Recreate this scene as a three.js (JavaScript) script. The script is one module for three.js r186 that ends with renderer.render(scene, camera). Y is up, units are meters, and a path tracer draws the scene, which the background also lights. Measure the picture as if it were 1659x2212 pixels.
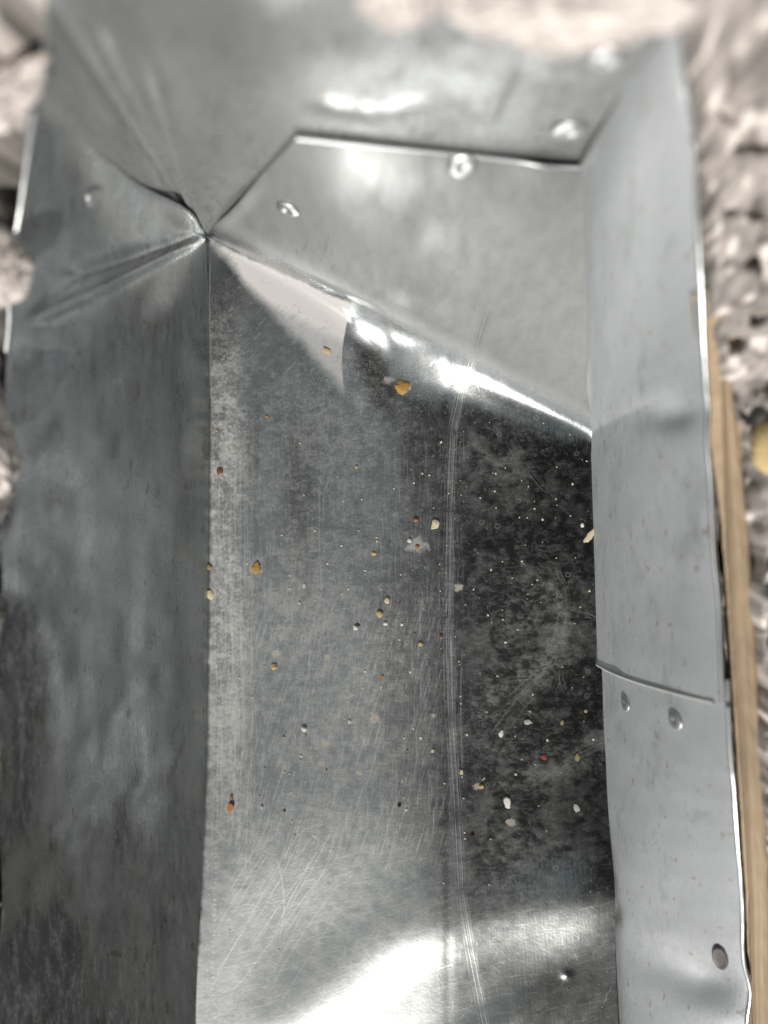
import * as THREE from 'three';
import { mergeGeometries } from 'three/addons/utils/BufferGeometryUtils.js';

// ------------------------------------------------------------------ camera, sky, sun, exposure
const W = 768, H = 1024;
const F = 1628, CX = 829.5, CY = 1106;                       // lens in the units in which the photograph was measured (1659 x 2212)
const scene = new THREE.Scene();
const camera = new THREE.PerspectiveCamera(2 * Math.atan(1106 / F) * 180 / Math.PI, W / H, 0.01, 60);
camera.position.set(0, 0.2, 0);
camera.quaternion.setFromUnitVectors(new THREE.Vector3(950 - CX, CY - 893, -F).normalize(), new THREE.Vector3(0, -1, 0));
camera.updateMatrixWorld(true);
camera.focus = 0.196;
camera.userData.fStop = 5.6;
const renderer = new THREE.WebGLRenderer({ antialias: true });
renderer.setSize(W, H);
renderer.toneMapping = THREE.LinearToneMapping;
renderer.toneMappingExposure = 1.0;
renderer.shadowMap.enabled = true;

const SUN = new THREE.Vector3(-0.17, 0.62, 0.76).normalize();
{ // clear sky, paler towards the horizon
  const w = 256, h = 128, d = new Float32Array(w * h * 4);
  for (let j = 0; j < h; j++) for (let i = 0; i < w; i++) {
    const el = (j + 0.5) / h * Math.PI - Math.PI / 2, az = (i + 0.5) / w * 2 * Math.PI;
    const s = Math.max(0, Math.sin(el)), k = Math.pow(1 - s, 2.2);
    const o = (j * w + i) * 4;
    let r = 0.124 + 0.52 * k, g = 0.143 + 0.53 * k, b = 0.147 + 0.55 * k;
    if (el < 0) { r = 0.16; g = 0.15; b = 0.14; }
    d[o] = r; d[o + 1] = g; d[o + 2] = b; d[o + 3] = 1;
  }
  const t = new THREE.DataTexture(d, w, h, THREE.RGBAFormat, THREE.FloatType);
  t.mapping = THREE.EquirectangularReflectionMapping; t.magFilter = THREE.LinearFilter; t.needsUpdate = true;
  scene.background = t; scene.environment = t; scene.environmentIntensity = 1;
}
const sun = new THREE.DirectionalLight(new THREE.Color(1.0, 0.955, 0.9), 4.2);
sun.position.copy(SUN).multiplyScalar(2);
sun.castShadow = true; sun.shadow.mapSize.set(2048, 2048);
Object.assign(sun.shadow.camera, { left: -0.4, right: 0.4, top: 0.4, bottom: -0.4, near: 0.1, far: 6 });
scene.add(sun);

// ------------------------------------------------------------------ helpers
const V = (x, y, z) => new THREE.Vector3(x, y, z);
let seed = 7;
const rnd = () => { seed = (seed * 1664525 + 1013904223) >>> 0; return seed / 4294967296; };
const rr = (a, b) => a + (b - a) * rnd();
const clamp = (x, a = 0, b = 1) => Math.min(b, Math.max(a, x));
const smooth = (a, b, x) => { const t = clamp((x - a) / (b - a)); return t * t * (3 - 2 * t); };
const lerp = (a, b, t) => a + (b - a) * t;
const hash = (x, y, s) => { let h = Math.imul(x, 374761393) ^ Math.imul(y, 668265263) ^ Math.imul(s, 974634017); h = Math.imul(h ^ (h >>> 13), 1274126177); return ((h ^ (h >>> 16)) >>> 0) / 4294967296; };
function vnoise(x, y, s = 1) {
  const i = Math.floor(x), j = Math.floor(y), u = x - i, v = y - j, a = u * u * (3 - 2 * u), b = v * v * (3 - 2 * v);
  return lerp(lerp(hash(i, j, s), hash(i + 1, j, s), a), lerp(hash(i, j + 1, s), hash(i + 1, j + 1, s), a), b);
}
function fbm(x, y, s = 1, n = 4) { let t = 0, a = 0.5, w = 0; for (let k = 0; k < n; k++) { t += a * vnoise(x, y, s + k); w += a; x = x * 2.03 + 17.1; y = y * 2.03 + 5.7; a *= 0.5; } return t / w; }
const n3 = (p, f, s) => (vnoise(p.x * f + 11, p.y * f + 3, s) + vnoise(p.y * f - 7, p.z * f + 9, s + 1) + vnoise(p.z * f + 4, p.x * f - 2, s + 2)) / 3 - 0.5;

// measured pixels <-> the place
const toward = (px, py) => V(px - CX, CY - py, -F).normalize().applyQuaternion(camera.quaternion);
function onLevel(px, py, y = 0) { const d = toward(px, py); return camera.position.clone().addScaledVector(d, (y - 0.2) / d.y); }
const qi = camera.quaternion.clone().invert();
function project(p) { const c = p.clone().sub(camera.position).applyQuaternion(qi); return [CX - F * c.x / c.z, CY + F * c.y / c.z]; }
function hit(fn, px, py, u = 0.5, v = 0.5) {             // parameters at which a surface is seen at a pixel
  let best = 1e9;
  for (let i = 0; i <= 24; i++) for (let j = 0; j <= 24; j++) { const q = project(fn(i / 24, j / 24)), e = (q[0] - px) ** 2 + (q[1] - py) ** 2; if (e < best) { best = e; u = i / 24; v = j / 24; } }
  for (let k = 0; k < 25; k++) {
    const h = 1e-3, a = project(fn(u, v)), b = project(fn(u + h, v)), c = project(fn(u, v + h));
    const A = (b[0] - a[0]) / h, B = (c[0] - a[0]) / h, C = (b[1] - a[1]) / h, D = (c[1] - a[1]) / h, det = A * D - B * C;
    if (Math.abs(det) < 1e-9) break;
    const ex = px - a[0], ey = py - a[1];
    u = clamp(u + 0.8 * (D * ex - B * ey) / det, -0.2, 1.2); v = clamp(v + 0.8 * (A * ey - C * ex) / det, -0.2, 1.2);
  }
  return [u, v];
}
function frameAt(fn, u, v, flip = 1) {
  const h = 2e-3, p = fn(u, v), n = fn(u + h, v).sub(fn(u - h, v)).cross(fn(u, v + h).sub(fn(u, v - h))).normalize().multiplyScalar(flip);
  return [p, n];
}
function along(points, key, value) {                     // a polyline looked up by one of its coordinates
  for (let i = 1; i < points.length; i++) if (value <= points[i][key] || i === points.length - 1) {
    const t = (value - points[i - 1][key]) / (points[i][key] - points[i - 1][key]);
    return points[i].map((b, k) => lerp(points[i - 1][k], b, t));
  }
}
function gentle(points, key, value) {                    // the same, averaged so that it has no corners
  const t = [0, 0, 0]; for (let k = -3; k <= 3; k++) { const p = along(points, key, clamp(value + k * 60, points[0][key], points[points.length - 1][key])); for (let i = 0; i < 3; i++) t[i] += p[i] / 7; }
  return t;
}
const names = {};
function numbered(n) { names[n] = (names[n] ?? -1) + 1; return names[n] ? `${n}_${String(names[n]).padStart(3, '0')}` : n; }
function add(name, geo, mat, parent = scene, label) {
  const m = new THREE.Mesh(geo, mat); m.name = parent === scene ? numbered(name) : name;
  m.castShadow = m.receiveShadow = true; parent.add(m);
  if (label) m.userData.label = label;
  return m;
}
function tag(o, label, category, group) { o.userData.label = label; o.userData.category = category; if (group) o.userData.group = group; return o; }

// a sheet of metal with thickness: fn(u, v) is its visible face, the other face lies behind it
function sheet(fn, nu, nv, thick, flip = 1, uvOf = null) {
  const P = [], N = [];
  for (let j = 0; j <= nv; j++) for (let i = 0; i <= nu; i++) P.push(fn(i / nu, j / nv));
  const at = (i, j) => P[clamp(j, 0, nv) * (nu + 1) + clamp(i, 0, nu)];
  for (let j = 0; j <= nv; j++) for (let i = 0; i <= nu; i++) {
    const n = at(i + 1, j).clone().sub(at(i - 1, j)).cross(at(i, j + 1).clone().sub(at(i, j - 1)));
    if (n.lengthSq() < 1e-22) n.copy(at(Math.min(i + 2, nu), j).clone().sub(at(i - 1, j)).cross(at(i, Math.min(j + 2, nv)).clone().sub(at(i, j - 1))));
    if (n.lengthSq() < 1e-22) n.set(0, flip, 0);
    N.push(n.normalize().multiplyScalar(flip));
  }
  const pos = [], nor = [], uv = [], idx = [];
  const n1 = P.length;
  for (let s = 0; s < 2; s++) P.forEach((p, k) => {
    const q = s ? p.clone().addScaledVector(N[k], -thick) : p;
    pos.push(q.x, q.y, q.z); nor.push(...N[k].clone().multiplyScalar(s ? -1 : 1).toArray());
    const t = uvOf ? uvOf(p, (k % (nu + 1)) / nu, Math.floor(k / (nu + 1)) / nv) : [(k % (nu + 1)) / nu, Math.floor(k / (nu + 1)) / nv];
    uv.push(...t);
  });
  for (let j = 0; j < nv; j++) for (let i = 0; i < nu; i++) {
    const a = j * (nu + 1) + i, b = a + 1, c = a + nu + 1, d = c + 1;
    if (flip > 0) { idx.push(a, b, d, a, d, c); idx.push(n1 + a, n1 + d, n1 + b, n1 + a, n1 + c, n1 + d); }
    else { idx.push(a, d, b, a, c, d); idx.push(n1 + a, n1 + b, n1 + d, n1 + a, n1 + d, n1 + c); }
  }
  const rim = [];
  for (let i = 0; i <= nu; i++) rim.push(i);
  for (let j = 1; j <= nv; j++) rim.push(j * (nu + 1) + nu);
  for (let i = nu - 1; i >= 0; i--) rim.push(nv * (nu + 1) + i);
  for (let j = nv - 1; j >= 1; j--) rim.push(j * (nu + 1));
  for (let k = 0; k < rim.length; k++) {
    const a = rim[k], b = rim[(k + 1) % rim.length], o = pos.length / 3;
    const A = P[a], B = P[b], n = B.clone().sub(A).cross(N[a]).normalize().multiplyScalar(flip);
    for (const [p, m] of [[A, a], [B, b]]) {
      pos.push(p.x, p.y, p.z); const q = p.clone().addScaledVector(N[m], -thick); pos.push(q.x, q.y, q.z);
      nor.push(n.x, n.y, n.z, n.x, n.y, n.z); uv.push(uv[2 * m], uv[2 * m + 1], uv[2 * m], uv[2 * m + 1]);
    }
    if (flip > 0) idx.push(o, o + 1, o + 2, o + 1, o + 3, o + 2); else idx.push(o, o + 2, o + 1, o + 1, o + 2, o + 3);
  }
  const g = new THREE.BufferGeometry();
  g.setAttribute('position', new THREE.Float32BufferAttribute(pos, 3));
  g.setAttribute('normal', new THREE.Float32BufferAttribute(nor, 3));
  g.setAttribute('uv', new THREE.Float32BufferAttribute(uv, 2));
  g.setIndex(idx);
  return g;
}
// dents and creases, placed where the photograph shows them; heights in millimetres
const blob = (cx, cy, sx, sy, h, deg = 0) => { const c = Math.cos(deg * Math.PI / 180), s = Math.sin(deg * Math.PI / 180); return (x, y) => { const a = ((x - cx) * c + (y - cy) * s) / sx, b = (-(x - cx) * s + (y - cy) * c) / sy, q = a * a + b * b; return q > 12 ? 0 : h * Math.exp(-q); }; };
const ridge = (x0, y0, x1, y1, w0, w1, h0, h1, fade = 0.12) => { const dx = x1 - x0, dy = y1 - y0, L = Math.hypot(dx, dy); return (x, y) => { const t = ((x - x0) * dx + (y - y0) * dy) / (L * L); if (t < -0.3 || t > 1.3) return 0; const d = ((x - x0) * dy - (y - y0) * dx) / L, tc = clamp(t), w = lerp(w0, w1, tc), q = d / w; return Math.abs(q) > 3.5 ? 0 : lerp(h0, h1, tc) * Math.exp(-q * q) * smooth(-fade, fade, t) * smooth(1 + fade, 1 - fade, t); }; };
const sum = (list) => (x, y) => { let t = 0; for (const f of list) t += f(x, y); return t * 1e-3; };

// ------------------------------------------------------------------ textures of the zinc sheet
function maps(w, h, paint) {                              // paint(x, y) -> [r, g, b linear, dust 0..1, roughness, bump 0..1]
  const col = new Uint8Array(w * h * 4), orm = new Uint8Array(w * h * 4), bmp = new Uint8Array(w * h * 4);
  const enc = (x) => 255 * Math.pow(clamp(x), 1 / 2.2);
  for (let j = 0; j < h; j++) for (let i = 0; i < w; i++) {
    const [r, g, b, d, ro, bu] = paint(i, j), o = (j * w + i) * 4;
    col[o] = enc(r); col[o + 1] = enc(g); col[o + 2] = enc(b); col[o + 3] = 255;
    orm[o] = 255; orm[o + 1] = 255 * clamp(ro); orm[o + 2] = 255 * clamp(1 - d); orm[o + 3] = 255;
    bmp[o] = bmp[o + 1] = bmp[o + 2] = 255 * clamp(bu); bmp[o + 3] = 255;
  }
  const mk = (d, srgb) => { const t = new THREE.DataTexture(d, w, h); t.magFilter = THREE.LinearFilter; t.wrapS = t.wrapT = THREE.ClampToEdgeWrapping; if (srgb) t.colorSpace = THREE.SRGBColorSpace; t.needsUpdate = true; return t; };
  return [mk(col, true), mk(orm), mk(bmp)];
}
function metal([map, orm, bump], bumpScale = 0.00004, roughness = 1) {
  return new THREE.MeshStandardMaterial({ color: 0xffffff, map, metalness: 1, roughness, roughnessMap: orm, metalnessMap: orm, bumpMap: bump, bumpScale });
}
class Layer {                                             // a float sheet into which scratches and spots are drawn
  constructor(w, h) { this.w = w; this.h = h; this.a = new Float32Array(w * h); }
  put(x, y, v) { const i = Math.floor(x), j = Math.floor(y), u = x - i, q = y - j; for (const [a, b, k] of [[0, 0, (1 - u) * (1 - q)], [1, 0, u * (1 - q)], [0, 1, (1 - u) * q], [1, 1, u * q]]) { const X = i + a, Y = j + b; if (X >= 0 && Y >= 0 && X < this.w && Y < this.h) this.a[Y * this.w + X] += v * k; } }
  line(x0, y0, x1, y1, v, bow = 0) { const L = Math.hypot(x1 - x0, y1 - y0), n = Math.ceil(L * 1.3) + 1, nx = -(y1 - y0) / (L + 1e-6), ny = (x1 - x0) / (L + 1e-6); for (let k = 0; k <= n; k++) { const t = k / n, b = bow * 4 * t * (1 - t), e = Math.min(1, 6 * Math.min(t, 1 - t) + 0.1); this.put(x0 + (x1 - x0) * t + nx * b, y0 + (y1 - y0) * t + ny * b, v * e / 1.3); } }
  spot(x, y, r, v, ring = 0) { for (let j = -Math.ceil(r) - 1; j <= r + 1; j++) for (let i = -Math.ceil(r) - 1; i <= r + 1; i++) { const d = Math.hypot(i, j) / r; if (d < 1.15) { const X = Math.round(x + i), Y = Math.round(y + j); if (X >= 0 && Y >= 0 && X < this.w && Y < this.h) this.a[Y * this.w + X] += v * (ring ? Math.exp(-(((d - 0.85) / 0.18) ** 2)) : smooth(1.1, 0.6, d)); } } }
  at(i, j) { return this.a[j * this.w + i]; }
}

// ------------------------------------------------------------------ the box: where its sheets run
const RIM = 0.086;
const L0 = onLevel(440, 508), F1 = onLevel(1283, 940);
const baseL = [[440, 508], [449, 900], [446, 1500], [460, 1900], [474, 2212], [478, 2420]];
const baseR = [[1276, 600], [1283, 940], [1296, 1435], [1308, 1900], [1322, 2300], [1324, 2420]];
const topLeft = [[150, -60], [100, 0], [75, 150], [50, 330], [14, 560], [-2, 1000], [-8, 1700], [-10, 2420]];
const topRight = [[1478, -10], [1510, 250], [1532, 700], [1552, 1200], [1580, 1620], [1602, 1950], [1616, 2420]];
const lineOn = (pts, y) => (py) => { const [a, b] = along(pts, 1, py); return onLevel(a, b, y); };
const floorLeft = lineOn(baseL, 0), floorRight = lineOn(baseR, 0),
  rimHL = (py) => gentle([[0, -200, 0.105], [0, 0, 0.098], [0, 330, 0.076], [0, 700, 0.062], [0, 1200, 0.055], [0, 2420, 0.052]], 1, py)[2],
  rimLeft = (py) => { const [a, b] = along(topLeft, 1, py); return onLevel(a, b, rimHL(py)); }, rimH = (py) => gentle([[0, -200, 0.105], [0, 0, 0.104], [0, 300, 0.078], [0, 700, 0.057], [0, 1200, 0.048], [0, 1850, 0.047], [0, 2110, 0.032], [0, 2420, 0.030]], 1, py)[2],
  rimRight = (py) => { const [a, b] = along(topRight, 1, py); return onLevel(a, b, rimH(py)); };

// end wall: bilinear patch leaning back, u from left to right, v from bottom to rim
const EA = L0.clone().add(V(-0.0005, -0.001, 0.0)), EB = onLevel(1268, 356, 0.048), EC = onLevel(1480, -16, 0.104), ED = onLevel(160, -34, 0.104);
const endDent = sum([ridge(690, 232, 800, 246, 16, 16, 0.3, 0.34, 0.2), ridge(800, 246, 940, 226, 16, 16, 0.34, 0.25, 0.2), blob(800, 130, 330, 110, -1.0, -8), blob(1010, 60, 120, 90, -0.2), blob(560, 60, 90, 130, 0.5, 20), blob(330, 230, 60, 170, 0.5, -25), ridge(200, 50, 420, 500, 16, 7, 0.5, 0.3), ridge(330, 150, 425, 480, 12, 6, -0.3, -0.2), blob(1180, 200, 90, 120, 0.3), ridge(1060, 250, 1130, 60, 16, 16, 0.3, 0.2)]);
const endFlat = (u, v) => { const a = EA.clone().lerp(EB, u), b = ED.clone().lerp(EC, u), y0 = lerp(EA.y, EB.y, u); return a.lerp(b, v); };
const endNormal = V(0.0, 0.16, 1).normalize();
const endWall = (u, v) => { const p = endFlat(u, v), q = project(p); return p.addScaledVector(endNormal, endDent(q[0], q[1])); };

// floor sheet: floor, then the folded-up tab that laps over the end wall
const tabEnds = [[640, 288], [1266, 348]].map(([x, y]) => { const [u, v] = hit(endFlat, x, y); return endWall(u, v).addScaledVector(endNormal, 0.0011); });
const tabEdge = (u) => tabEnds[0].clone().lerp(tabEnds[1], u);
const cross = (ax, ay, bx, by, x, y) => (bx - ax) * (y - ay) - (by - ay) * (x - ax);
function facet(x, y) {                                    // the sharp three-cornered buckle beside the corner
  const A = [447, 515], B = [764, 662], C = [748, 862];
  const d1 = cross(A[0], A[1], C[0], C[1], x, y), L = Math.hypot(C[0] - A[0], C[1] - A[1]);
  const up = -d1 / L;                                     // distance above the soft lower edge
  const e = clamp((y - B[1]) / (C[1] - B[1])), right = lerp(B[0], C[0], e) - 14 * Math.sin(Math.PI * e) - x;
  if (up < -20 || right < -120) return 0;
  const ramp = up < 12 ? (up + 20) ** 2 / 64 : up + 4;
  const top = -cross(A[0], A[1], B[0], B[1], x, y) / Math.hypot(B[0] - A[0], B[1] - A[1]);
  const drop = smooth(-110, 4, right), back = smooth(45, 8, top);
  return 0.023 * Math.min(ramp, 125) * drop * back * smooth(440, 500, x);
}
const floorDent = sum([facet,
  // bend ripples
  ridge(930, 800, 1270, 960, 20, 26, 0.15, 0.4),
  // soft dents of the floor
  blob(865, 985, 55, 110, 0.55), blob(592, 1080, 66, 230, 1.0), blob(800, 1420, 90, 220, 0.5), blob(500, 1200, 45, 700, 0.5), ridge(548, 880, 545, 1330, 12, 12, 0.25, 0.2),
  // creases at the open end
  ridge(500, 2270, 1000, 1880, 80, 64, 0.62, 0.6, 0.25), ridge(880, 2010, 1340, 1850, 58, 62, 0.7, 1.35, 0.25), (x, y) => 2.0 * smooth(1010, 1320, x) ** 1.5 * Math.exp(-(((y - 1985 + (x - 1150) * 0.35) / 80) ** 2)), ridge(900, 2290, 1200, 2090, 44, 44, 1.3, 1.0, 0.3),
  blob(850, 1760, 110, 110, 0.3, 20), blob(640, 1960, 150, 150, -0.8), blob(1215, 2065, 10, 8, 0.35),
  // the plate falls away slightly right of the long score line
  (x, y) => { const t = Math.max(0, y - 1380); return t < 300 ? 0.0125 * t * t / 600 : 0.0125 * (t - 150); },
  (x, y) => 1.1 * (Math.max(0, x - 985) / 310) ** 2 * smooth(780, 960, y) * smooth(2050, 1800, y) - 0.05 * Math.exp(-(((x - 968) / 9) ** 2)),
]);
const floorBase = (u, v) => {                             // v: 0 open end, 0.74 fold, 1 top of tab
  const fold = L0.clone().lerp(F1, u), fx = u;
  const b = onLevel(430, 2420).lerp(onLevel(1330, 2420), u), t = tabEdge(clamp(u));
  const len1 = b.distanceTo(fold), len2 = fold.distanceTo(t) + 1e-6;
  const r = lerp(0.0012, 0.0055, clamp(fx)) + 0.012 * Math.exp(-(((fx - 0.57) / 0.2) ** 2));
  const s = v < 0.74 ? -len1 * (1 - v / 0.74) : len2 * (v - 0.74) / 0.26;
  const d1 = fold.clone().sub(b).multiplyScalar(1 / len1), d2 = t.clone().sub(fold).multiplyScalar(1 / len2);
  if (s <= -r) return fold.clone().addScaledVector(d1, s);
  if (s >= r) return fold.clone().addScaledVector(d2, s);
  const k = (s + r) / (2 * r);
  return fold.clone().addScaledVector(d1, -r * (1 - k) ** 2).addScaledVector(d2, r * k * k);
};
const floorSide = (u, v) => {                             // left and right edges follow the walls
  const z = floorBase(u, v);
  return z;
};
const tabDent = sum([blob(925, 480, 46, 60, 0.5, 30), blob(900, 640, 60, 26, 0.4, 25), blob(700, 530, 110, 26, 0.25, 5), blob(1020, 620, 130, 90, -0.3), blob(1200, 560, 70, 180, 0.25)]);
const floorSheet = (u, v) => {
  const p = floorSide(u, v), q = project(p);
  if (v <= 0.80) p.y += floorDent(q[0], q[1]) * smooth(0.80, 0.745, v);
  if (v > 0.76) p.addScaledVector(V(0, 0.6, 0.8), tabDent(q[0], q[1]) * smooth(0.76, 0.80, v) * smooth(1, 0.93, v) + 0.0018 * Math.exp(-((u / 0.03) ** 2)) * Math.sin(Math.PI * clamp((v - 0.74) / 0.2)) ** 2 + 0.0010 * smooth(0.97, 1, v) * Math.sin(Math.PI * clamp((u - 0.68) / 0.36)) ** 2);
  return p;
};
// right wall in two lapped pieces, u from floor to rim, v from end wall to open end
const rightDent = sum([blob(1495, 890, 70, 34, -2.2, -3), blob(1450, 300, 60, 330, -0.8), blob(1480, 1180, 70, 200, -1.2), blob(1284, 820, 8, 40, 0.5), blob(1350, 1965, 24, 26, -0.6), blob(1600, 2140, 130, 44, -7, 24)]);
const rightAt = (lo, hi, topLo, topHi, off) => (u, v) => {
  const py = lerp(lo, hi, v), a = py < 940 ? F1.clone().lerp(tabEnds[1], (940 - py) / 592) : floorRight(py), b = rimRight(lerp(topLo, topHi, v));
  a.y -= 0.002;
  const p = a.clone().lerp(b, u), q = project(p);
  p.x -= (b.x - a.x) * (u - u * u) * 0.8;
  const n = V(-1, 0.12, 0).normalize();
  
  return p.addScaledVector(n, off + rightDent(q[0], q[1]) * (1 - 0.8 * smooth(0.72, 1, u)) + 0.0012 * (fbm(p.z * 45, u * 2.2, 411, 3) - 0.5) * smooth(0, 0.3, u));
};
const rightUpper = rightAt(346, 1436, -16, 1520, 0.0011);
const rightLower = rightAt(1400, 2420, 1470, 2420, 0);
// left wall (laps over the corner), u from floor to rim, v from corner to open end
const leftDent = sum([ridge(60, 690, 430, 516, 22, 8, -1.5, -0.3), ridge(120, 610, 420, 505, 24, 9, 1.5, 0.3), blob(200, 900, 120, 200, 1.6), blob(90, 1500, 70, 240, 1.2), blob(300, 1350, 90, 300, -0.9), blob(230, 800, 60, 90, -1.2, 30), blob(330, 700, 40, 90, 0.8, 30), blob(160, 2000, 60, 150, 1.0), blob(320, 1900, 50, 160, 0.7)]);
const leftAt = (v0, t0, off) => (u, v) => {
  const a = floorLeft(lerp(508, 2420, v)), b = rimLeft(lerp(t0, 2420, v));
  a.y = -0.001;
  const p = a.clone().lerp(b, u), q = project(p);
  const lift = 0.0030 * Math.exp(-((v / 0.017) ** 2)) * Math.sin(Math.PI * clamp(u / 0.55)) ** 2;
  return p.addScaledVector(V(1, 0.1, 0).normalize(), off + leftDent(q[0], q[1]) + lift + 0.003 * (fbm(p.z * 40, u * 3, 421, 3) - 0.5) * smooth(0, 0.15, v) * smooth(0, 0.3, u));
};
const leftWall = leftAt(0, 232, 0.001);
const cornerPanel = (u, v) => {                            // continues the end wall sheet round the corner, behind the left wall
  const a = L0.clone().add(V(-0.0006, -0.001, 0)), b = rimLeft(lerp(-60, 300, v));
  const p = a.lerp(b, u), q = project(p);
  p.addScaledVector(V(0.8, 0.1, 0.6), 0.0012 * Math.sin(Math.PI * clamp(v)) * u);
  return p;
};

// ------------------------------------------------------------------ paint of the floor sheet
const X0 = -0.088, X1 = 0.064, Z0 = -0.085, Z1 = 0.185, FW = 1024, FH = 2048;
const tx = (p) => [(p.x - X0) / (X1 - X0) * FW, (p.z - Z0) / (Z1 - Z0) * FH];
const T = (px, py) => tx(onLevel(px, py));
const TS = FW / (X1 - X0) / F * 0.2;                      // texels per measured pixel
function floorMaps() {
  const scr = new Layer(FW, FH), dust = new Layer(FW, FH), dark = new Layer(FW, FH);
  const L = (l, x0, y0, x1, y1, v, bow = 0) => { const a = T(x0, y0), b = T(x1, y1); l.line(a[0], a[1], b[0], b[1], v, bow * TS); };
  // long score lines running the length of the plate
  for (const [o, k] of [[-9, 0.35], [-3, 0.8], [2, 0.5], [6, 0.9], [11, 0.4]]) {
    const c = [[1042, 690], [1022, 760], [994, 850], [976, 930], [968, 1100], [966, 1350], [971, 1550], [985, 1750], [992, 1900], [1010, 2010], [1035, 2130], [1062, 2260]];
    for (let i = 1; i < c.length; i++) { const j = (rnd() - 0.5) * 4; L(scr, c[i - 1][0] + o, c[i - 1][1], c[i][0] + o, c[i][1], k, j); L(scr, c[i - 1][0] + o, c[i - 1][1], c[i][0] + o, c[i][1], k * 0.6, -j); }
  }
  L(scr, 997, 1400, 1000, 1700, 0.9, 4); L(scr, 985, 1360, 984, 1620, 0.5, 3);
  L(scr, 693, 1000, 697, 1300, 0.8, 6); L(scr, 697, 1300, 712, 1420, 0.6, -3); L(scr, 716, 985, 694, 1060, 0.5, 5);
  L(scr, 600, 1830, 612, 2000, 0.8, -14); L(scr, 668, 1275, 720, 1300, 0.5, 8); L(scr, 460, 1460, 520, 1440, 0.5, 8);
  for (let k = 0; k < 26; k++) { const x = rr(455, 640), y = rr(1720, 1960); L(scr, x, y + 190, x + rr(90, 150), y, rr(0.15, 0.5), rr(-8, 8)); }
  // fine brush marks: the plate's own grain, then scrubbing
  for (let k = 0; k < 2600; k++) { const x = rr(445, 1000), y = rr(900, 1750), l = rr(8, 70); L(scr, x, y, x + rr(-3, 3), y + l, rr(0.08, 0.3)); }
  for (let k = 0; k < 2800; k++) { const x = rr(560, 1000), y = rr(980, 1800), l = rr(10, 60); L(scr, x, y, x + l, y + rr(-3, 3), rr(-0.3, -0.06)); }
  for (let k = 0; k < 1500; k++) { const x = rr(520, 980), y = rr(1250, 1800), l = rr(20, 90); L(scr, x, y, x - l * 0.3, y + l, rr(0.08, 0.32)); }
  for (let k = 0; k < 1300; k++) { const x = rr(460, 1310), y = rr(760, 2250), l = rr(5, 26), a = rr(0, 6.28); L(scr, x, y, x + l * Math.cos(a), y + l * Math.sin(a), rr(0.06, 0.4), rr(-5, 5)); }
  for (let k = 0; k < 260; k++) { const x = rr(450, 548), y = rr(900, 1700), l = rr(60, 240); L(scr, x, y, x + rr(-2, 2), y + l, rr(0.1, 0.4)); }
  for (let k = 0; k < 60; k++) { const y = 1500 + k * 10.5 + rr(-2, 2), l = rr(4, 10); L(scr, 474 - l / 2, y, 474 + l / 2, y + rr(-1, 1), rr(0.4, 1.1)); }
  for (let k = 0; k < 90; k++) { const x = rr(480, 740), y = rr(560, 820), l = rr(8, 40); L(scr, x, y, x + l * 0.7, y - l * rr(0.3, 0.9), rr(0.2, 0.8)); }
  for (let k = 0; k < 900; k++) { const x = rr(480, 1300), y = rr(1820, 2230), l = rr(15, 80); L(scr, x, y, x + l, y - l * rr(0.1, 0.35), rr(-0.25, 0.3)); }
  // dust: pale specks, drying rings
  for (let k = 0; k < 2600; k++) { const [a, b] = T(rr(640, 1270), rr(310, 900)); dust.spot(a, b, rr(0.5, 1.0), rr(0.3, 1)); }
  for (let k = 0; k < 2300; k++) { const [a, b] = T(rr(450, 1310), rr(560, 2200)); dust.spot(a, b, rr(0.5, 1.1), rr(0.2, 0.9)); }
  for (let k = 0; k < 260; k++) { const [a, b] = T(rr(960, 1310), rr(900, 1900)); dust.spot(a, b, 1.2 + 4 * rnd() ** 3, rr(0.05, 0.3), 1); }
  for (let k = 0; k < 300; k++) { const [a, b] = T(rr(560, 1000), rr(700, 1300)); dust.spot(a, b, rr(1.2, 4), rr(0.1, 0.3), 1); }
  const stroke = (pts, n, spread, v) => { for (let k = 0; k < n; k++) { const o = (rr(-spread, spread) + rr(-spread, spread)) * 0.9, q = rr(-spread, spread) * 0.8; if (k % 3 === 0) continue; for (let i = 1; i < pts.length; i++) L(dust, pts[i - 1][0] + o, pts[i - 1][1] + q, pts[i][0] + o, pts[i][1] + q, v * rr(0.15, 0.6), rr(-6, 6)); } };
  stroke([[1172, 1212], [1196, 1222], [1213, 1260], [1216, 1320], [1200, 1390], [1168, 1450], [1110, 1500]], 16, 9, 0.35);
  stroke([[1150, 1440], [1186, 1432], [1206, 1450], [1216, 1490]], 10, 7, 0.35);
  stroke([[1225, 1312], [1262, 1322], [1296, 1340]], 5, 3, 0.5); stroke([[1216, 1344], [1248, 1352], [1262, 1378]], 5, 3, 0.5);
  stroke([[1060, 1590], [1130, 1500], [1180, 1462]], 26, 16, 0.22); stroke([[1140, 1690], [1210, 1640], [1300, 1596]], 18, 12, 0.2);
  stroke([[1012, 930], [1040, 985], [1090, 1010]], 6, 4, 0.35); stroke([[1100, 940], [1130, 1000], [1180, 1060]], 8, 12, 0.25);
  stroke([[996, 1720], [1080, 1760], [1180, 1830]], 8, 20, 0.2); stroke([[720, 960], [715, 1010], [700, 1060]], 5, 5, 0.35);
  for (const [x, y, r, v] of [[325, 823, 8, 0.3], [430, 1420, 14, 0.5], [432, 1475, 9, 0.5], [448, 1790, 26, 0.4], [436, 1850, 14, 0.4], [470, 1975, 12, 0.4]]) { const [a, b] = T(x + 14, y); dust.spot(a, b, r * TS, v, 1); }
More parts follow.
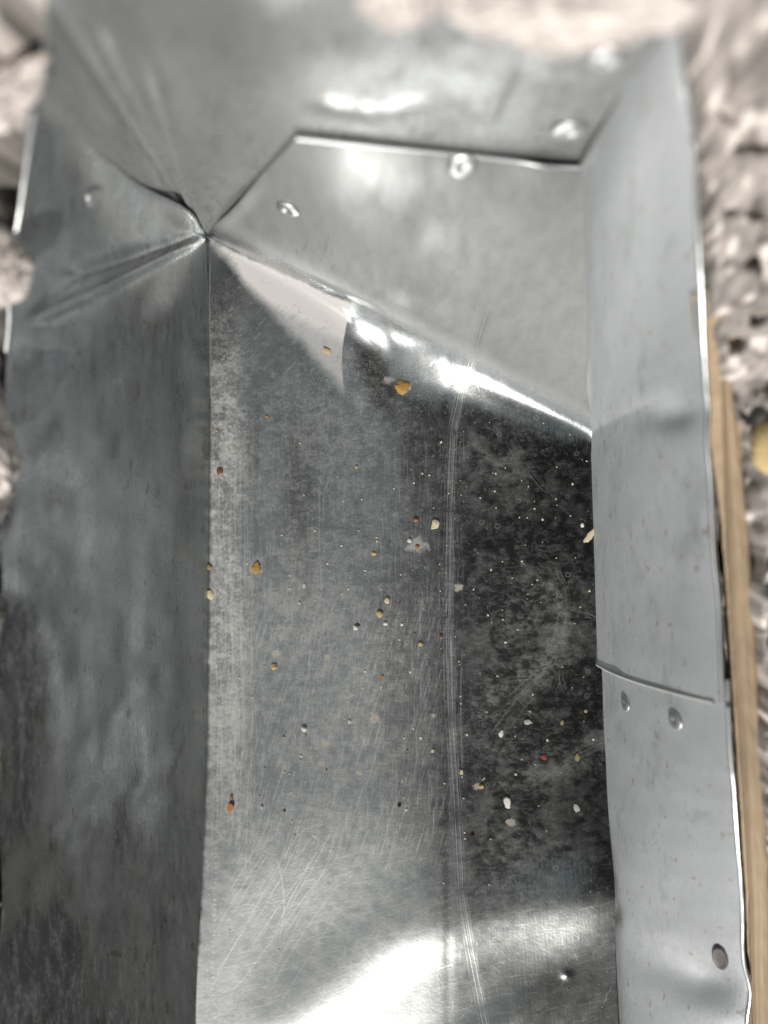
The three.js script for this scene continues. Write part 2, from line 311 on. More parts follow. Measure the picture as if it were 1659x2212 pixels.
  // stains
  const stains = [[872, 836, 15, 3], [552, 1228, 17, 2], [990, 1268, 11, 2], [808, 1550, 12, 2], [702, 1602, 12, 2], [900, 1175, 26, 1], [696, 1643, 9, 2], [777, 1662, 9, 2], [500, 1735, 12, 3], [596, 1410, 12, 2], [707, 1420, 8, 2], [1103, 1765, 12, 2], [1030, 1690, 10, 2], [456, 1282, 15, 2], [840, 820, 12, 1], [935, 1545, 8, 2]].map(([x, y, r, k]) => [...T(x, y), r * TS * 0.8, k]);
  // the film of dust, thick and blotchy right, scrubbed thin in the middle
  const film = (x, y) => {                                 // measured pixels
    let d = 0.16 * smooth(1000, 560, x) * smooth(640, 900, y);
    d += 0.34 * smooth(565, 490, x) * smooth(520, 900, y) * smooth(2000, 1500, y);  // pale band by the left wall: mirrored sky put into the dust
    d += 0.16 * Math.exp(-(((x - 740) / 130) ** 2) - (((y - 1450) / 330) ** 2));
    d += 0.10 * Math.exp(-(((x - 780) / 90) ** 2) - (((y - 900) / 120) ** 2));
    d += 0.13 * Math.exp(-(((x - 1130) / 130) ** 2) - (((y - 1330) / 190) ** 2)) + 0.1 * Math.exp(-(((x - 1060) / 110) ** 2) - (((y - 1000) / 90) ** 2));
    d += 0.12 * Math.exp(-(((x - 1080) / 130) ** 2) - (((y - 1640) / 160) ** 2));
    const arc = Math.abs(Math.hypot(x - 1090, y - 1330) - 118 - (y - 1330) * 0.12);
    d += 0.10 * Math.exp(-((arc / 16) ** 2)) * smooth(1130, 1200, x);
    const band = Math.abs(cross(1010, 1560, 1190, 1430, x, y)) / 222; d += 0.16 * Math.exp(-((band / 26) ** 2)) * smooth(980, 1060, x) * smooth(1260, 1180, x);
    const band2 = Math.abs(cross(1130, 1680, 1310, 1590, x, y)) / 201; d += 0.1 * Math.exp(-((band2 / 30) ** 2)) * smooth(1100, 1160, x);
    d += 0.16 * Math.exp(-(((x - 1110) / 130) ** 2) - (((y - 1870) / 90) ** 2)) + 0.10 * Math.exp(-(((x - 900) / 130) ** 2) - (((y - 1960) / 80) ** 2));
    return d + 0.02;
  };
  const cell = FW / (X1 - X0);
  const A = onLevel(0, 0), inv = (i, j) => project(V(X0 + (i + 0.5) / FW * (X1 - X0), 0, Z0 + (j + 0.5) / FH * (Z1 - Z0)));
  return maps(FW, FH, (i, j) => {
    const [x, y] = inv(i, j), s = scr.at(i, j), sp = dust.at(i, j);
    const n1 = fbm(i / 70, j / 70, 3), n2 = fbm(i / 15, j / 15, 9, 4), n4 = fbm(i / 3.6, j / 3.6, 21, 3);
    const curl = Math.abs(fbm(i / 10 + n2 * 3, j / 10, 31, 3) - 0.5) * 2;
    const grain = fbm(i / 2.2, j / 60, 41, 2) - 0.5;
    const patch = smooth(0.36, 0.70, n1 * 0.3 + n2 * 0.4 + n4 * 0.3), vein = smooth(0.22, 0.02, curl);
    const right = smooth(890, 1130, x) * smooth(800, 980, y) * smooth(1960, 1780, y);
    let d = film(x, y) * (0.12 + lerp(0.36 * patch * (0.5 + n4), 0.62 * smooth(0.42, 0.68, n1 * 0.5 + n2 * 0.5) * (0.75 + 0.5 * n4), right) + 0.8 * vein * lerp(0.5, 1, right) * n2) + sp * 0.5 + Math.max(0, s) * 0.14;
    d *= lerp(1, 0.68, right);
    const onTab = smooth(4, 50, cross(440, 508, 1283, 940, x, y) / -947); d += onTab * (0.33 + 0.08 * (n2 - 0.5));
    d = clamp(d, 0, 0.92);
    let r = 0.60 + 0.05 * (n1 - 0.5) + grain * 0.06, g = r * 1.035, b = r * 1.04;
    const strip = smooth(560, 500, x) * smooth(560, 900, y) * smooth(2000, 1500, y), k = clamp(d * 2.2), dr = (0.17 + 0.08 * n4) * lerp(1, 0.36, right) * lerp(1, 0.46 + 0.22 * (n1 - 0.5), onTab) * (1 + 1.2 * strip), dg = dr * lerp(0.985, 1.04, onTab), db = dr * lerp(0.95, 1.04, onTab);  // strip lightens the dust in place of sky mirrored by the wall
    r = lerp(r, dr, k); g = lerp(g, dg, k); b = lerp(b, db, k);
    const q = s < 0 ? 1 + 0.45 * Math.max(-1, s) : 1; r *= q; g *= q; b *= q;
    { const q = clamp(sp * 0.9) * lerp(0.25, 0.8, onTab); r = lerp(r, 0.5, q); g = lerp(g, 0.5, q); b = lerp(b, 0.48, q); }
    let m = d, glareTint = 0;
    { // pale matt wear with the bright reflection of the buckled corner painted in
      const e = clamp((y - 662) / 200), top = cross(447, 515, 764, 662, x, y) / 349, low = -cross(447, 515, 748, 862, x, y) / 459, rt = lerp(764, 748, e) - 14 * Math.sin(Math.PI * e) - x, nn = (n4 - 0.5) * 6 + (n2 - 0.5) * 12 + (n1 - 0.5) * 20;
      glareTint = smooth(-3, 9, top + nn * 0.5) * smooth(-14, 26, low + nn) * smooth(-1, 3, rt) * (0.45 + 0.45 * smooth(95, 50, top + nn)) * (0.92 + 0.16 * n4);
      glareTint *= 1 - 0.5 * clamp(Math.abs(s)) - 0.35 * smooth(0.55, 0.7, n4) * smooth(0.3, 0.8, n2); r = lerp(r, 0.57, glareTint); g = lerp(g, 0.545, glareTint); b = lerp(b, 0.54, glareTint); m = Math.max(m, glareTint * 0.6);
    }
    for (const [a, c, rad, kind] of stains) {
      const e = Math.hypot(i - a, j - c) / rad; if (e > 1.6) continue;
      const t = smooth(1.35, 0.35, e + (n4 - 0.5) * 1.0 + (n2 - 0.5) * 1.6) * [0.35, 0.6, 0.8][kind - 1], sc = kind === 1 ? [0.16, 0.11, 0.08] : kind === 2 ? [0.30, 0.20, 0.06] : [0.36, 0.18, 0.03];
      r = lerp(r, sc[0], t); g = lerp(g, sc[1], t); b = lerp(b, sc[2], t); m = lerp(m, 0.9, t);
    }
    const gx = x - along([[440, 508], [449, 900], [445, 1500], [445, 1750], [437, 2000], [424, 2212], [416, 2420]], 1, clamp(y, 508, 2420))[0], grimeShade = smooth(13, 4, gx + (n2 - 0.5) * 8) * smooth(500, 560, y) * 0.85; r = lerp(r, 0.03, grimeShade); g = lerp(g, 0.032, grimeShade); b = lerp(b, 0.033, grimeShade); m = lerp(m, 0.4, grimeShade);  // left fold line: settled dirt and gap shade painted together
    const ro = lerp(0.16, 0.10, right) + 0.3 * d + 0.1 * onTab + 0.04 * n2 + 0.03 * smooth(1850, 1980, y) + 0.12 * clamp(Math.abs(s)) + 0.05 * smooth(1000, 900, x);
    return [r, g, b, clamp(m * 2.2, 0, 0.97), ro, 0.5 + 0.22 * (n4 - 0.5) - 0.25 * clamp(s, -1, 1) + 0.1 * sp + grain * 0.12];
  });
}
// walls: dull zinc with fine crystal mottling and a light dust
function wallMaps(w, h, sd, o) {
  const sp = new Layer(w, h);
  for (let k = 0; k < o.specks; k++) sp.spot(rnd() * w, rnd() * h, rr(0.5, o.speckSize), rr(0.2, 0.9));
  for (let k = 0; k < (o.blots || 0); k++) { const x = rnd() * w, y = rnd() * h, n = Math.floor(rr(1, 6)), r = rr(1.5, 5), v = rr(0.04, 0.28); for (let q = 0; q < n; q++) sp.spot(x + rr(-2, 2), y + q * r * 0.9, r * rr(0.6, 1), v); }
  for (let k = 0; k < (o.scratches || 0); k++) { const x = rnd() * w, y = rnd() * h, l = rr(10, 60); sp.line(x, y, x + l * rr(-0.4, 0.4), y + l, rr(0.1, 0.4)); }
  return maps(w, h, (i, j) => {
    const n1 = fbm(i / 80, j / 80, sd), n2 = fbm(i / 14, j / 20, sd + 5, 3), n3_ = fbm(i / 3, j / 3, sd + 11, 2), st = fbm(i / 40, j / 4, sd + 17, 3);
    const s = sp.at(i, j);
    let d = clamp(o.dust * (0.4 + 1.2 * n1 * (0.5 + n2)) + o.mottle * smooth(0.5, 0.75, n3_ * 0.6 + n2 * 0.4) + s * 0.5, 0, 0.95);
    let r = o.base + 0.07 * (n2 - 0.5) + 0.05 * (st - 0.5), g = r * (1.035 + (o.cool || 0)), b = r * (1.045 + 1.3 * (o.cool || 0));
    const cl = (o.clouds || 0.25) * (fbm(i / 130, j / 200, sd + 41, 4) - 0.5); r *= 1 + cl; g *= 1 + cl; b *= 1 + cl;
    const dr = o.pale * (0.9 + 0.2 * n3_); r = lerp(r, dr * 0.95, d); g = lerp(g, dr * 1.0, d); b = lerp(b, dr * 1.05, d);
    const rust = smooth(0.74, 0.84, fbm(i / 18, j / 18, sd + 29, 3)) * 0.5; r = lerp(r, 0.22, rust); g = lerp(g, 0.15, rust); b = lerp(b, 0.09, rust);
    return [r, g, b, d, o.rough + 0.3 * d + 0.08 * n2, 0.5 + 0.3 * (n3_ - 0.5) + 0.2 * (n2 - 0.5) + 0.1 * s];
  });
}
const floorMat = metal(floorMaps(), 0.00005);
const endMat = metal(wallMaps(1024, 768, 101, { specks: 1500, speckSize: 1.6, blots: 700, clouds: 0.5, base: 0.50, dust: 0.5, mottle: 0.35, pale: 0.11, rough: 0.15 }), 0.00006);
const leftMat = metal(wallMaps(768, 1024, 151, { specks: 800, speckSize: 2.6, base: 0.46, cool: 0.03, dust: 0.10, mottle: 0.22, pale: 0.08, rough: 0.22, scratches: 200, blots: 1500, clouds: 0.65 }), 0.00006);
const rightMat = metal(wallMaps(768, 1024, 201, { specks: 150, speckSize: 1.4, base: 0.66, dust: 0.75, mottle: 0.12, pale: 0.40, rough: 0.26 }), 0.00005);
const rivetMat = new THREE.MeshStandardMaterial({ color: new THREE.Color(0.52, 0.53, 0.54), metalness: 1, roughness: 0.46 });

// ------------------------------------------------------------------ the box itself
const box = new THREE.Group(); box.name = 'metal_box'; scene.add(box);
tag(box, 'dented galvanised sheet metal box sunk open into the rough stucco', 'metal box');
const fuv = (p) => { const t = tx(p); return [t[0] / FW, t[1] / FH]; };
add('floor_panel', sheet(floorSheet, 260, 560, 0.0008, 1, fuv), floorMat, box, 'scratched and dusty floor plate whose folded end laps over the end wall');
add('end_wall', sheet(endWall, 200, 150, 0.0007, 1), endMat, box, 'dented end wall under the overhanging mortar');
add('corner_panel', sheet(cornerPanel, 60, 60, 0.0007, 1), endMat, box);
add('left_wall', sheet(leftWall, 120, 320, 0.0009, 1), leftMat, box, 'dark left wall with a curved crease near the corner');
add('right_wall', sheet(rightUpper, 110, 260, 0.0009, -1), rightMat, box, 'pale grey right wall above the lap seam');
add('right_wall', sheet(rightLower, 110, 200, 0.0009, -1), rightMat, box, 'dented right wall piece below the lap seam');

function hem(at, lo, hi, r, mat, label) {
  const pts = []; for (let k = 0; k <= 60; k++) pts.push(at(lerp(lo, hi, k / 60)).add(V(0, 0.0002, 0)));
  add('rim_hem', new THREE.TubeGeometry(new THREE.CatmullRomCurve3(pts), 200, r, 8), mat, box, label);
}
const hemMat = new THREE.MeshStandardMaterial({ color: new THREE.Color(0.66, 0.68, 0.69), metalness: 1, roughness: 0.34 });
hem((py) => leftWall(1, (py - 232) / 2188), 240, 760, 0.00055, hemMat, 'bright folded rim of the left wall near the corner');
hem((py) => rightUpper(1, (py + 16) / 1536), 300, 1515, 0.0005, hemMat, 'bright cut rim of the right wall above the seam');
hem((py) => rightLower(1, (py - 1470) / 950), 1525, 2400, 0.0005, hemMat, 'bright cut rim of the right wall below the seam');
add('cut_edge', new THREE.TubeGeometry(new THREE.CatmullRomCurve3([0, 0.2, 0.4, 0.6, 0.75, 0.85, 0.95, 1].map((u) => floorSheet(u, 1).add(V(0, 0.0002, 0)))), 80, 0.00042, 8), hemMat, box, 'bright cut edge of the folded flap across the end wall');
const edge = (pts, r, mat, label) => add('cut_edge', new THREE.TubeGeometry(new THREE.CatmullRomCurve3(pts), 60, r, 8), mat, box, label);
edge([0.02, 0.2, 0.4, 0.6, 0.8, 0.97].map((u) => rightUpper(u, 1).add(V(-0.0002, 0, 0))), 0.00032, new THREE.MeshStandardMaterial({ color: new THREE.Color(0.6, 0.6, 0.58), metalness: 0.2, roughness: 0.6 }), 'pale cut edge of the lap seam across the right wall');
edge([0.03, 0.2, 0.4, 0.6, 0.8, 0.97].map((u) => rightUpper(u, 0).add(V(-0.0002, 0, 0.0002))), 0.00035, new THREE.MeshStandardMaterial({ color: new THREE.Color(0.12, 0.12, 0.11), roughness: 0.8 }), 'dark corner seam between end wall and right wall');  // thin dark tube along the corner
{
  const [u, v] = hit(rightLower, 1556, 2068), [p, n] = frameAt(rightLower, u, v, -1);
  const g = new THREE.LatheGeometry([[0, 0.0003], [0.0012, 0.00032], [0.0016, 0.0004], [0.0019, 0.0007], [0.0022, 0.0005], [0.0024, -0.0004]].map(([a, b]) => new THREE.Vector2(a, b)), 24);
  const m = add('punched_hole', g, new THREE.MeshStandardMaterial({ color: new THREE.Color(0.13, 0.115, 0.115), roughness: 0.6, metalness: 0.3 }), box, 'dark punched hole near the rim of the dented lower right wall');  // closed disc coloured dark for the shade inside the hole
  m.position.copy(p); m.quaternion.setFromUnitVectors(V(0, 1, 0), n); m.scale.set(0.8, 1, 1.9);
}
function rivetShape(r) {
  const pts = []; for (let k = 0; k <= 14; k++) { const a = k / 14 * Math.PI / 2; pts.push(new THREE.Vector2(r * Math.sin(a), r * 0.30 * Math.cos(a) + r * 0.08)); }
  pts.push(new THREE.Vector2(r * 1.02, 0), new THREE.Vector2(r * 0.6, -r * 0.2));
  const dimple = pts.map((p) => new THREE.Vector2(p.x, p.y - r * 0.18 * Math.exp(-((p.x / (0.33 * r)) ** 2))));
  return new THREE.LatheGeometry(dimple.reverse(), 28);
}
for (const [fn, px, py, r, flip] of [[floorSheet, 622, 450, 0.0026, 1], [floorSheet, 1000, 356, 0.0029, 1], [endWall, 1229, 277, 0.0031, 1], [endWall, 1312, 120, 0.0027, 1], [leftWall, 203, 424, 0.0020, 1], [rightLower, 1352, 1520, 0.0019, -1], [rightLower, 1460, 1556, 0.0021, -1]]) {
  const [u, v] = hit(fn, px, py), [p, n] = frameAt(fn, u, v, flip);
  const m = add('rivet', rivetShape(r), rivetMat, box);
  m.position.copy(p); m.quaternion.setFromUnitVectors(V(0, 1, 0), n);
}

// ------------------------------------------------------------------ stucco round the box
const stuccoMat = new THREE.MeshStandardMaterial({ color: 0xffffff, vertexColors: true, roughness: 0.95, metalness: 0 });
const spotMat = stuccoMat;
function grainHeight(x, z) {                               // sand grains and odd stones in rough mortar
  let best = 0;
  for (const [f, amp, s, keep] of [[1 / 0.0052, 0.0022, 1, 0.35], [1 / 0.0021, 0.0010, 5, 0.6], [1 / 0.0012, 0.0005, 9, 0.8]]) {
    const wx = x + 0.0012 * (vnoise(x * 500, z * 500, 71) - 0.5), X = wx * f, Z = z * f, i0 = Math.floor(X), j0 = Math.floor(Z); let m = 0;
    for (let a = -1; a <= 1; a++) for (let b = -1; b <= 1; b++) { const i = i0 + a, j = j0 + b; if (hash(i, j, s + 3) > keep) continue; const dx = X - i - hash(i, j, s), dz = Z - j - hash(i, j, s + 1), r = 0.25 + 0.55 * hash(i, j, s + 2), st = 0.7 + 0.6 * hash(i, j, s + 4); m = Math.max(m, r * Math.sqrt(Math.max(0, 1 - (dx * dx * st + dz * dz / st) / (r * r)))); }
    best += amp * m * 1.4;
  }
  const pit = smooth(0.68, 0.8, vnoise(x * 240, z * 240, 79));
  return best + 0.006 * (fbm(x * 75, z * 75, 77, 4) - 0.5) - 0.003 * pit;
}
function stuccoColor(x, y, z, g) {
  const n = fbm(x * 300, z * 300 + y * 200, 61, 3), m = fbm(x * 900 + 9, z * 900 + y * 700, 67, 2);
  const k = 0.30 + 0.30 * (n - 0.35) + 0.4 * (m - 0.5) + g * 34 + 0.5 * smooth(0.70, 0.8, vnoise(x * 650, z * 650, 88));
  return [k * 1.0, k * 0.92, k * 0.865];
}
{
  const openL = (z) => { const q = along([[-0.062, -0.12], [-0.062, -0.05], [-0.0725, -0.03], [-0.0755, 0.02], [-0.0735, 0.2]], 1, z); return q[0]; };
  const xs = [], zs = [];
  const axis = (a, lo, hi, fine) => { const out = []; let x = -0.55; while (x < 0.62) { out.push(x); x += (x > lo && x < hi) ? fine : (x > lo - 0.08 && x < hi + 0.08) ? 0.004 : 0.03; } return out; };
  xs.push(...axis(0, -0.10, 0.11, 0.0007)); zs.push(...axis(0, -0.10, 0.14, 0.0009));
  const nx = xs.length, nz = zs.length, pos = [], col = [], idx = [];
  const red = [onLevel(1652, 1990, 0.055), onLevel(1658, 2130, 0.055)];
  for (let j = 0; j < nz; j++) for (let i = 0; i < nx; i++) {
    const x = xs[i], z = zs[j], w = 0.004 * (fbm(z * 120, 3, 91, 3) - 0.5);
    let pyR = 893, pyL = 893; for (let k = 0; k < 6; k++) { pyR = 893 + Math.min(z, 0.3) * F / (0.2 - rimH(pyR)); pyL = 893 + Math.min(z, 0.3) * F / (0.2 - rimHL(pyL)); }
    const rR = rimRight(pyR), rimR = rR.x;
    const rL = rimLeft(pyL), rimL = rL.x;
    const gapR = lerp(-0.0012, 0.0056, smooth(-0.02, 0.02, z));
    const inside = Math.min(x - (rimL - lerp(0.0035, 0.0004, smooth(-0.03, 0.0, z)) + w - 0.0045 * smooth(-0.036, -0.044, z) * smooth(-0.062, -0.053, z)), (rimR + gapR + w) - x, z + 0.0645 + w, 0.40 - z);
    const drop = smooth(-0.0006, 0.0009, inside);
    const g = grainHeight(x, z), y = lerp(lerp(rL.y, rR.y, smooth(-0.04, 0.04, x)) + 0.0025 + g, -0.03, drop);
    pos.push(x, y, z);
    let c = stuccoColor(x, 0, z, g * (1 - drop));
    const gapShade = smooth(0.1, 0.6, drop); c = [lerp(c[0], 0.03, gapShade), lerp(c[1], 0.026, gapShade), lerp(c[2], 0.022, gapShade)];  // gap round the box coloured near black for its shade
    for (const p of red) { const t = smooth(0.006, 0.002, Math.hypot(x - p.x, (z - p.z) * 0.6) + 0.003 * (fbm(x * 500, z * 500, 5) - 0.5)); c = [lerp(c[0], 0.55, t), lerp(c[1], 0.10, t), lerp(c[2], 0.12, t)]; }
    col.push(...c);
  }
  for (let j = 0; j < nz - 1; j++) for (let i = 0; i < nx - 1; i++) { const a = j * nx + i; idx.push(a, a + nx, a + 1, a + 1, a + nx, a + nx + 1); }
  const g = new THREE.BufferGeometry();
  g.setAttribute('position', new THREE.Float32BufferAttribute(pos, 3)); g.setAttribute('color', new THREE.Float32BufferAttribute(col, 3));
  g.setIndex(idx); g.computeVertexNormals();
  const m = add('stucco_ground', g, stuccoMat); m.userData.kind = 'structure';
}
// unseen dark wall and overhead slab, added to darken what the plate mirrors
{
  const dark = new THREE.MeshStandardMaterial({ color: new THREE.Color(0.02, 0.02, 0.022), roughness: 0.9 });
  const m = add('added_dark_wall', new THREE.BoxGeometry(0.2, 2.6, 8), dark); m.position.set(0.72, 1.3, 0.5); m.userData.kind = 'structure';
  const e = add('added_dark_canopy', new THREE.BoxGeometry(0.98, 0.06, 8), dark); e.position.set(0.33, 2.63, 0.5); e.userData.kind = 'structure';
}

// ------------------------------------------------------------------ lumps of mortar hanging over the rim
function lump(seedNo, detail, sx, sy, sz, rough) {
  const g = new THREE.IcosahedronGeometry(1, detail), p = g.attributes.position, col = [], v = V(0, 0, 0);
  const o = seedNo * 13.7;
  for (let i = 0; i < p.count; i++) {
    v.fromBufferAttribute(p, i);
    const q = v.clone().addScalar(o), d = 1 + rough * (1.3 * n3(q, 1.7, seedNo) + 0.7 * n3(q, 5, seedNo + 3) + 0.5 * n3(q, 11, seedNo + 7) + 0.25 * n3(q, 22, seedNo + 8));
    v.multiplyScalar(d); v.set(v.x * sx, v.y * sy, v.z * sz); p.setXYZ(i, v.x, v.y, v.z);
    const k = 0.68 + 0.5 * n3(q, 6, seedNo + 9) + 0.9 * n3(q, 24, seedNo + 11) - 0.35 * smooth(0.12, 0.2, n3(q, 9, seedNo + 15)); col.push(k, k * 0.92, k * 0.87);  // darker blots in the colour stand in for shadowed pits
  }
  g.setAttribute('color', new THREE.Float32BufferAttribute(col, 3));
  const flat = g; flat.deleteAttribute('normal'); flat.deleteAttribute('uv');
  const idx = new Map(), np = [], nc = [], ni = [];
  for (let i = 0; i < p.count; i++) { const key = `${p.getX(i).toFixed(7)},${p.getY(i).toFixed(7)},${p.getZ(i).toFixed(7)}`; if (!idx.has(key)) { idx.set(key, np.length / 3); np.push(p.getX(i), p.getY(i), p.getZ(i)); nc.push(col[3 * i], col[3 * i + 1], col[3 * i + 2]); } ni.push(idx.get(key)); }
  const out = new THREE.BufferGeometry(); out.setAttribute('position', new THREE.Float32BufferAttribute(np, 3)); out.setAttribute('color', new THREE.Float32BufferAttribute(nc, 3)); out.setIndex(ni); out.computeVertexNormals();
  return out;
}
for (const [px, py, y, sx, sy, sz, turn, sd, label] of [
  [1245, -6, 0.106, 0.0128, 0.005, 0.0046, -0.10, 3, 'broad pale mortar lump hanging over the end wall rim at right'],
  [870, -14, 0.106, 0.0048, 0.004, 0.0028, 0.05, 5, 'small mortar lump at the top edge left of the broad one'],
  [14, 206, 0.090, 0.0072, 0.0030, 0.0026, 0.62, 9, 'upper pale mortar splash reaching over the left rim'],
  [24, 592, 0.072, 0.0054, 0.0030, 0.0028, 0.95, 12, 'lower pale mortar splash hooked over the left rim'],
  [-12, 960, 0.066, 0.0034, 0.004, 0.009, 0.1, 15, 'narrow mortar ridge on the left rim below the two splashes'],
]) { const m = add('mortar_lump', lump(sd, 26, sx, sy, sz, 0.55), stuccoMat); m.position.copy(onLevel(px, py, y)); m.rotation.y = turn; tag(m, label, 'mortar lump', 'mortar lumps on the rim of the box'); }

// ------------------------------------------------------------------ edge of a board between box and stucco
{
  const w = 256, h = 1024, d = new Uint8Array(w * h * 4);
  for (let j = 0; j < h; j++) for (let i = 0; i < w; i++) {
    const n = fbm(i / 9, j / 150, 303, 4), f = fbm(i / 3, j / 40, 313, 2), k = 0.62 + 0.5 * (n - 0.5) + 0.2 * (f - 0.5), o = (j * w + i) * 4;
    d[o] = 255 * clamp(Math.pow(k * 0.66, 1 / 2.2)); d[o + 1] = 255 * clamp(Math.pow(k * 0.50, 1 / 2.2)); d[o + 2] = 255 * clamp(Math.pow(k * 0.33, 1 / 2.2)); d[o + 3] = 255;
  }
  const t = new THREE.DataTexture(d, w, h); t.colorSpace = THREE.SRGBColorSpace; t.magFilter = THREE.LinearFilter; t.needsUpdate = true;
  const inner = (s) => rimRight(lerp(620, 2420, s)).add(V(0.0024, 0, 0));
  const fn = (u, v) => { const p = inner(v), q = u * 0.0044 * smooth(-0.05, 0.35, v); p.x += q; p.y = rimH(lerp(620, 2420, v)) - 0.002 + 0.0016 * (1 - (2 * u - 1) ** 4) + 0.0006 * (fbm(v * 60, u * 6, 8) - 0.5); return p; };
  const m = add('wooden_board', sheet(fn, 10, 160, 0.005, -1), new THREE.MeshStandardMaterial({ map: t, roughness: 0.8 }));
  tag(m, 'tan wooden board edge between the right metal rim and the stucco', 'board');
}
{
  const m = add('pebble', lump(41, 14, 0.0034, 0.0026, 0.0046, 0.25), new THREE.MeshStandardMaterial({ color: new THREE.Color(0.60, 0.46, 0.22), roughness: 0.9 }));
  m.position.copy(onLevel(1664, 968, 0.0555)); tag(m, 'ochre yellow pebble set in the stucco at the right edge', 'pebble');
}

// ------------------------------------------------------------------ crumbs and flakes lying on the floor plate
const crumbColors = { cream: [0.55, 0.48, 0.33], white: [0.66, 0.63, 0.58], tan: [0.48, 0.35, 0.18], rust: [0.17, 0.07, 0.03], amber: [0.36, 0.21, 0.05], dark: [0.03, 0.02, 0.015], red: [0.30, 0.03, 0.02], grey: [0.36, 0.36, 0.34], orange: [0.38, 0.15, 0.04], olive: [0.26, 0.21, 0.09] };
const crumbMats = Object.fromEntries(Object.entries(crumbColors).map(([k, c]) => [k, new THREE.MeshStandardMaterial({ color: new THREE.Color().setRGB(...c), roughness: k === 'amber' || k === 'rust' ? 0.4 : 0.85 })]));
const PX = 0.2 / F;                                        // metres per measured pixel on the floor
function grit(sd, ax, ay, az, rough = 0.8) {
  const g = new THREE.IcosahedronGeometry(1, 2), p = g.attributes.position, v = V(0, 0, 0);
  for (let i = 0; i < p.count; i++) { v.fromBufferAttribute(p, i); const q = v.clone().addScalar(sd * 3.1); v.multiplyScalar(1 + rough * (1.2 * n3(q, 1.3, sd) + 0.6 * n3(q, 3.5, sd + 4))); p.setXYZ(i, v.x * ax, v.y * ay, v.z * az); }
  g.computeVertexNormals(); return g;
}
function placeOnFloor(m, px, py, lift) { const [u, v] = hit(floorSheet, px, py), [p, n] = frameAt(floorSheet, u, v, 1); m.position.copy(p).addScaledVector(n, lift); }
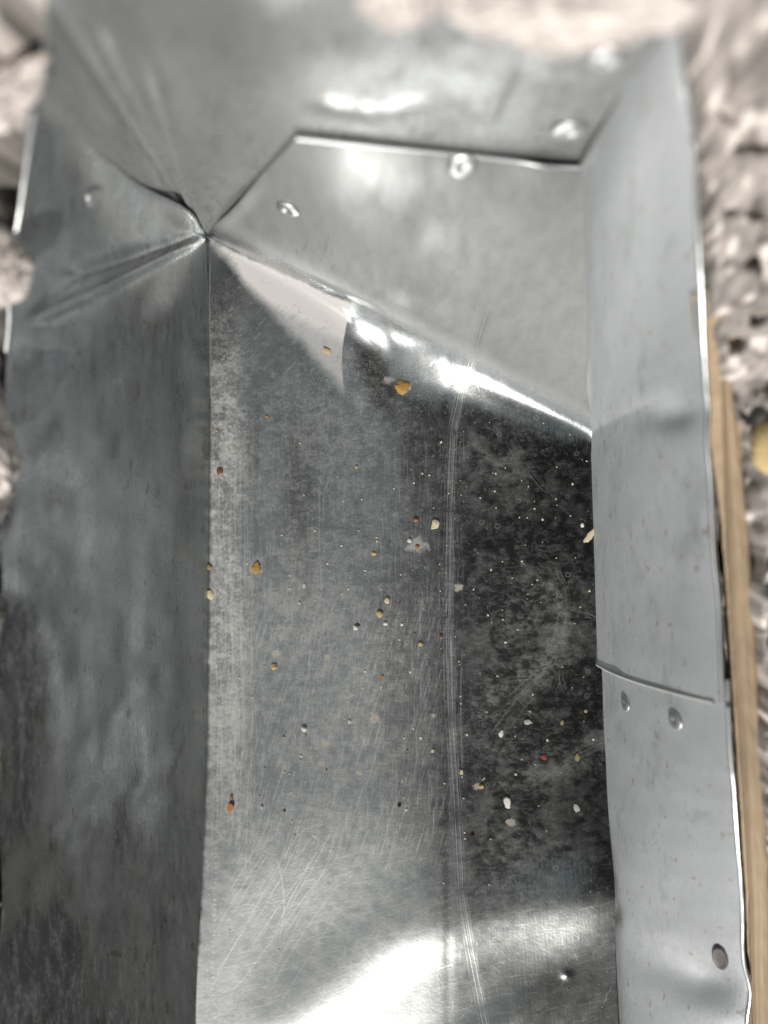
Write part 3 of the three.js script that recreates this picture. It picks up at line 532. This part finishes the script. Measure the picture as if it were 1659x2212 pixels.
const crumbs = [
  [870, 838, 15, 14, 'amber', 0, 'amber rust blister with a clear rim just below the folded ridge', 'rust blister', 0.5],
  [554, 1226, 12, 17, 'amber', 0.2, 'ochre rust crust beside the pale strip along the left wall', 'rust crust', 0.5],
  [593, 1440, 9, 9, 'tan', 0, 'round tan crumb alone on the scrubbed left half of the floor', 'crumb', 0.6],
  [499, 1742, 10, 13, 'orange', 0.1, 'bright orange rust flake low beside the left wall', 'rust flake', 0.6],
  [500, 1722, 5, 9, 'rust', 0.1, 'dark brown rust point just above the bright orange flake', 'rust flake', 0.6],
  [1275, 1156, 9, 20, 'cream', 0.75, 'long cream paint chip lying against the right wall', 'paint chip', 0.35],
  [1096, 1734, 9, 15, 'white', 0.1, 'white pointed chip on the dark lower right of the floor', 'paint chip', 0.5],
  [940, 1133, 9, 11, 'cream', 0.4, 'cream yellow crumb just left of the long score lines', 'crumb', 0.7],
  [898, 1122, 6, 7, 'rust', 0.3, 'dark rust crumb above the brown stained patch', 'rust flake', 0.7],
  [901, 1181, 6, 5, 'orange', 0.3, 'orange brown grain inside the brown stained patch', 'rust flake', 0.7],
  [820, 1326, 8, 10, 'tan', 0.6, 'tan grain with a dark shadowed top at the floor centre', 'crumb', 0.8],
  [836, 1296, 7, 7, 'cream', 0.2, 'cream grain just above the tan grain at the floor centre', 'crumb', 0.8],
  [707, 757, 9, 8, 'tan', 0.5, 'tan crumb lying on the pale three-cornered buckle', 'crumb', 0.6],
  [475, 1017, 7, 8, 'rust', 0.2, 'dark rust fleck high on the pale strip by the left wall', 'rust flake', 0.5],
  [1082, 1584, 6, 8, 'white', 0.3, 'white chip above the pointed one on the dark floor', 'paint chip', 0.6],
  [1175, 1636, 7, 6, 'red', 0.3, 'red paint speck on the dark floor near the right wall', 'paint chip', 0.4],
  [1246, 1636, 6, 10, 'olive', 0.15, 'brown seed-like husk on the dark floor by the right wall', 'husk', 0.7],
  [1020, 1810, 5, 8, 'dark', 0.1, 'black pointed speck beside the score lines near the open end', 'speck', 0.7],
  [657, 1574, 6, 6, 'white', 0.2, 'white grain with a dark upper side left of the floor centre', 'crumb', 0.9],
  [576, 900, 4, 4, 'orange', 0, 'tiny orange grain below the soft edge of the buckle', 'rust flake', 0.7],
  [455, 1284, 8, 14, 'cream', 0.1, 'pale crust wedged in the fold of the left wall', 'crust', 0.5],
  [452, 1225, 7, 8, 'olive', 0.4, 'olive grain on the left fold above the pale crust', 'crumb', 0.6],
  [1141, 1559, 9, 7, 'grey', 0.3, 'grey white crumb on the dark film near the right wall', 'crumb', 0.5],
  [768, 1356, 7, 6, 'white', 0.5, 'white crumb beside a dark grain at the floor centre', 'crumb', 0.7],
  [774, 1350, 5, 3, 'dark', 0.3, 'dark sliver beside the white crumb at the floor centre', 'speck', 0.7],
  [1214, 1561, 5, 6, 'olive', 0.3, 'small olive grain right of the grey white crumb', 'crumb', 0.6],
  [862, 1740, 5, 5, 'dark', 0, 'round black speck on the bright lower floor', 'speck', 0.8],
  [1040, 1699, 6, 6, 'tan', 0.2, 'tan grain above and left of the white pointed chip', 'crumb', 0.6],
  [1245, 1745, 8, 15, 'grey', -0.4, 'thin grey translucent flake by the right wall', 'flake', 0.2],
  [950, 953, 3, 3, 'dark', 0, 'tiny black speck above the soft bright dent', 'speck', 0.9],
  [832, 1347, 5, 5, 'white', 0, 'small white bead below the tan grain at the floor centre', 'crumb', 0.8],
  [868, 1348, 4, 4, 'white', 0, 'white bead right of the small bead at the floor centre', 'crumb', 0.8],
  [908, 1392, 5, 5, 'tan', 0.4, 'tan bead right below the two white beads', 'crumb', 0.8],
  [953, 1373, 5, 5, 'rust', 0, 'brown bead touching the left score line', 'rust flake', 0.8],
  [827, 1462, 5, 4, 'orange', 0, 'orange fleck below the floor centre', 'rust flake', 0.6],
  [880, 1621, 3, 4, 'rust', 0, 'dark red fleck left of the score lines', 'rust flake', 0.7],
  [935, 1622, 4, 5, 'cream', 0.4, 'cream fleck right of the dark red fleck', 'crumb', 0.7],
  [997, 1667, 4, 7, 'cream', 0, 'cream sliver on the score line above the tan grain', 'crumb', 0.7],
  [657, 1265, 3, 7, 'cream', 0.1, 'upright cream sliver left of the thin arc scratch', 'crumb', 0.7],
  [807, 1195, 6, 5, 'tan', 0.3, 'tan grain left of the brown stained patch', 'crumb', 0.7],
  [884, 1168, 5, 5, 'white', 0.3, 'white grain on the left edge of the brown stained patch', 'crumb', 0.8],
  [1258, 1134, 4, 5, 'white', 0.3, 'white grain just above the long cream paint chip', 'crumb', 0.8],
];
crumbs.forEach(([px, py, a, b, kind, turn, label, category, tall], k) => {
  a *= 0.86; b *= 0.86; const s = Math.min(a, b) * PX, m = add(category.replace(/ /g, '_'), grit(20 + k * 5, a * PX, s * tall * 0.65, b * PX, 1.15), crumbMats[kind]);
  placeOnFloor(m, px, py, s * tall * 0.55); m.rotation.y = -turn;
  tag(m, label, category);
});
{ // the finest grit, past counting
  const gs = [];
  const palette = [[0.7, 0.66, 0.6], [0.7, 0.66, 0.6], [0.6, 0.5, 0.33], [0.4, 0.3, 0.16], [0.2, 0.12, 0.07], [0.6, 0.58, 0.55], [0.45, 0.43, 0.4]];
  for (let k = 0; k < 280; k++) {
    const px = rr(460, 1300), py = k < 240 ? rr(900, 1800) : rr(1000, 2200), r = PX * rr(0.9, 2.6) * (k % 9 === 0 ? 1.5 : 1);
    const p = onLevel(px, py), g = new THREE.IcosahedronGeometry(r, 0);
    g.rotateX(rr(0, 3)); g.rotateZ(rr(0, 3)); g.scale(1, 0.7, rr(0.8, 1.4));
    g.translate(p.x, floorDent(px, py) + r * 0.3, p.z);
    const c = palette[Math.floor(rnd() * palette.length)], col = []; for (let i = 0; i < g.attributes.position.count; i++) col.push(...c);
    g.setAttribute('color', new THREE.Float32BufferAttribute(col, 3)); g.deleteAttribute('uv'); gs.push(g);
  }
  const m = add('grit', mergeGeometries(gs), new THREE.MeshStandardMaterial({ vertexColors: true, roughness: 0.9 }));
  m.userData.kind = 'stuff'; tag(m, 'fine pale grit scattered over the metal floor', 'grit');
}
renderer.render(scene, camera);
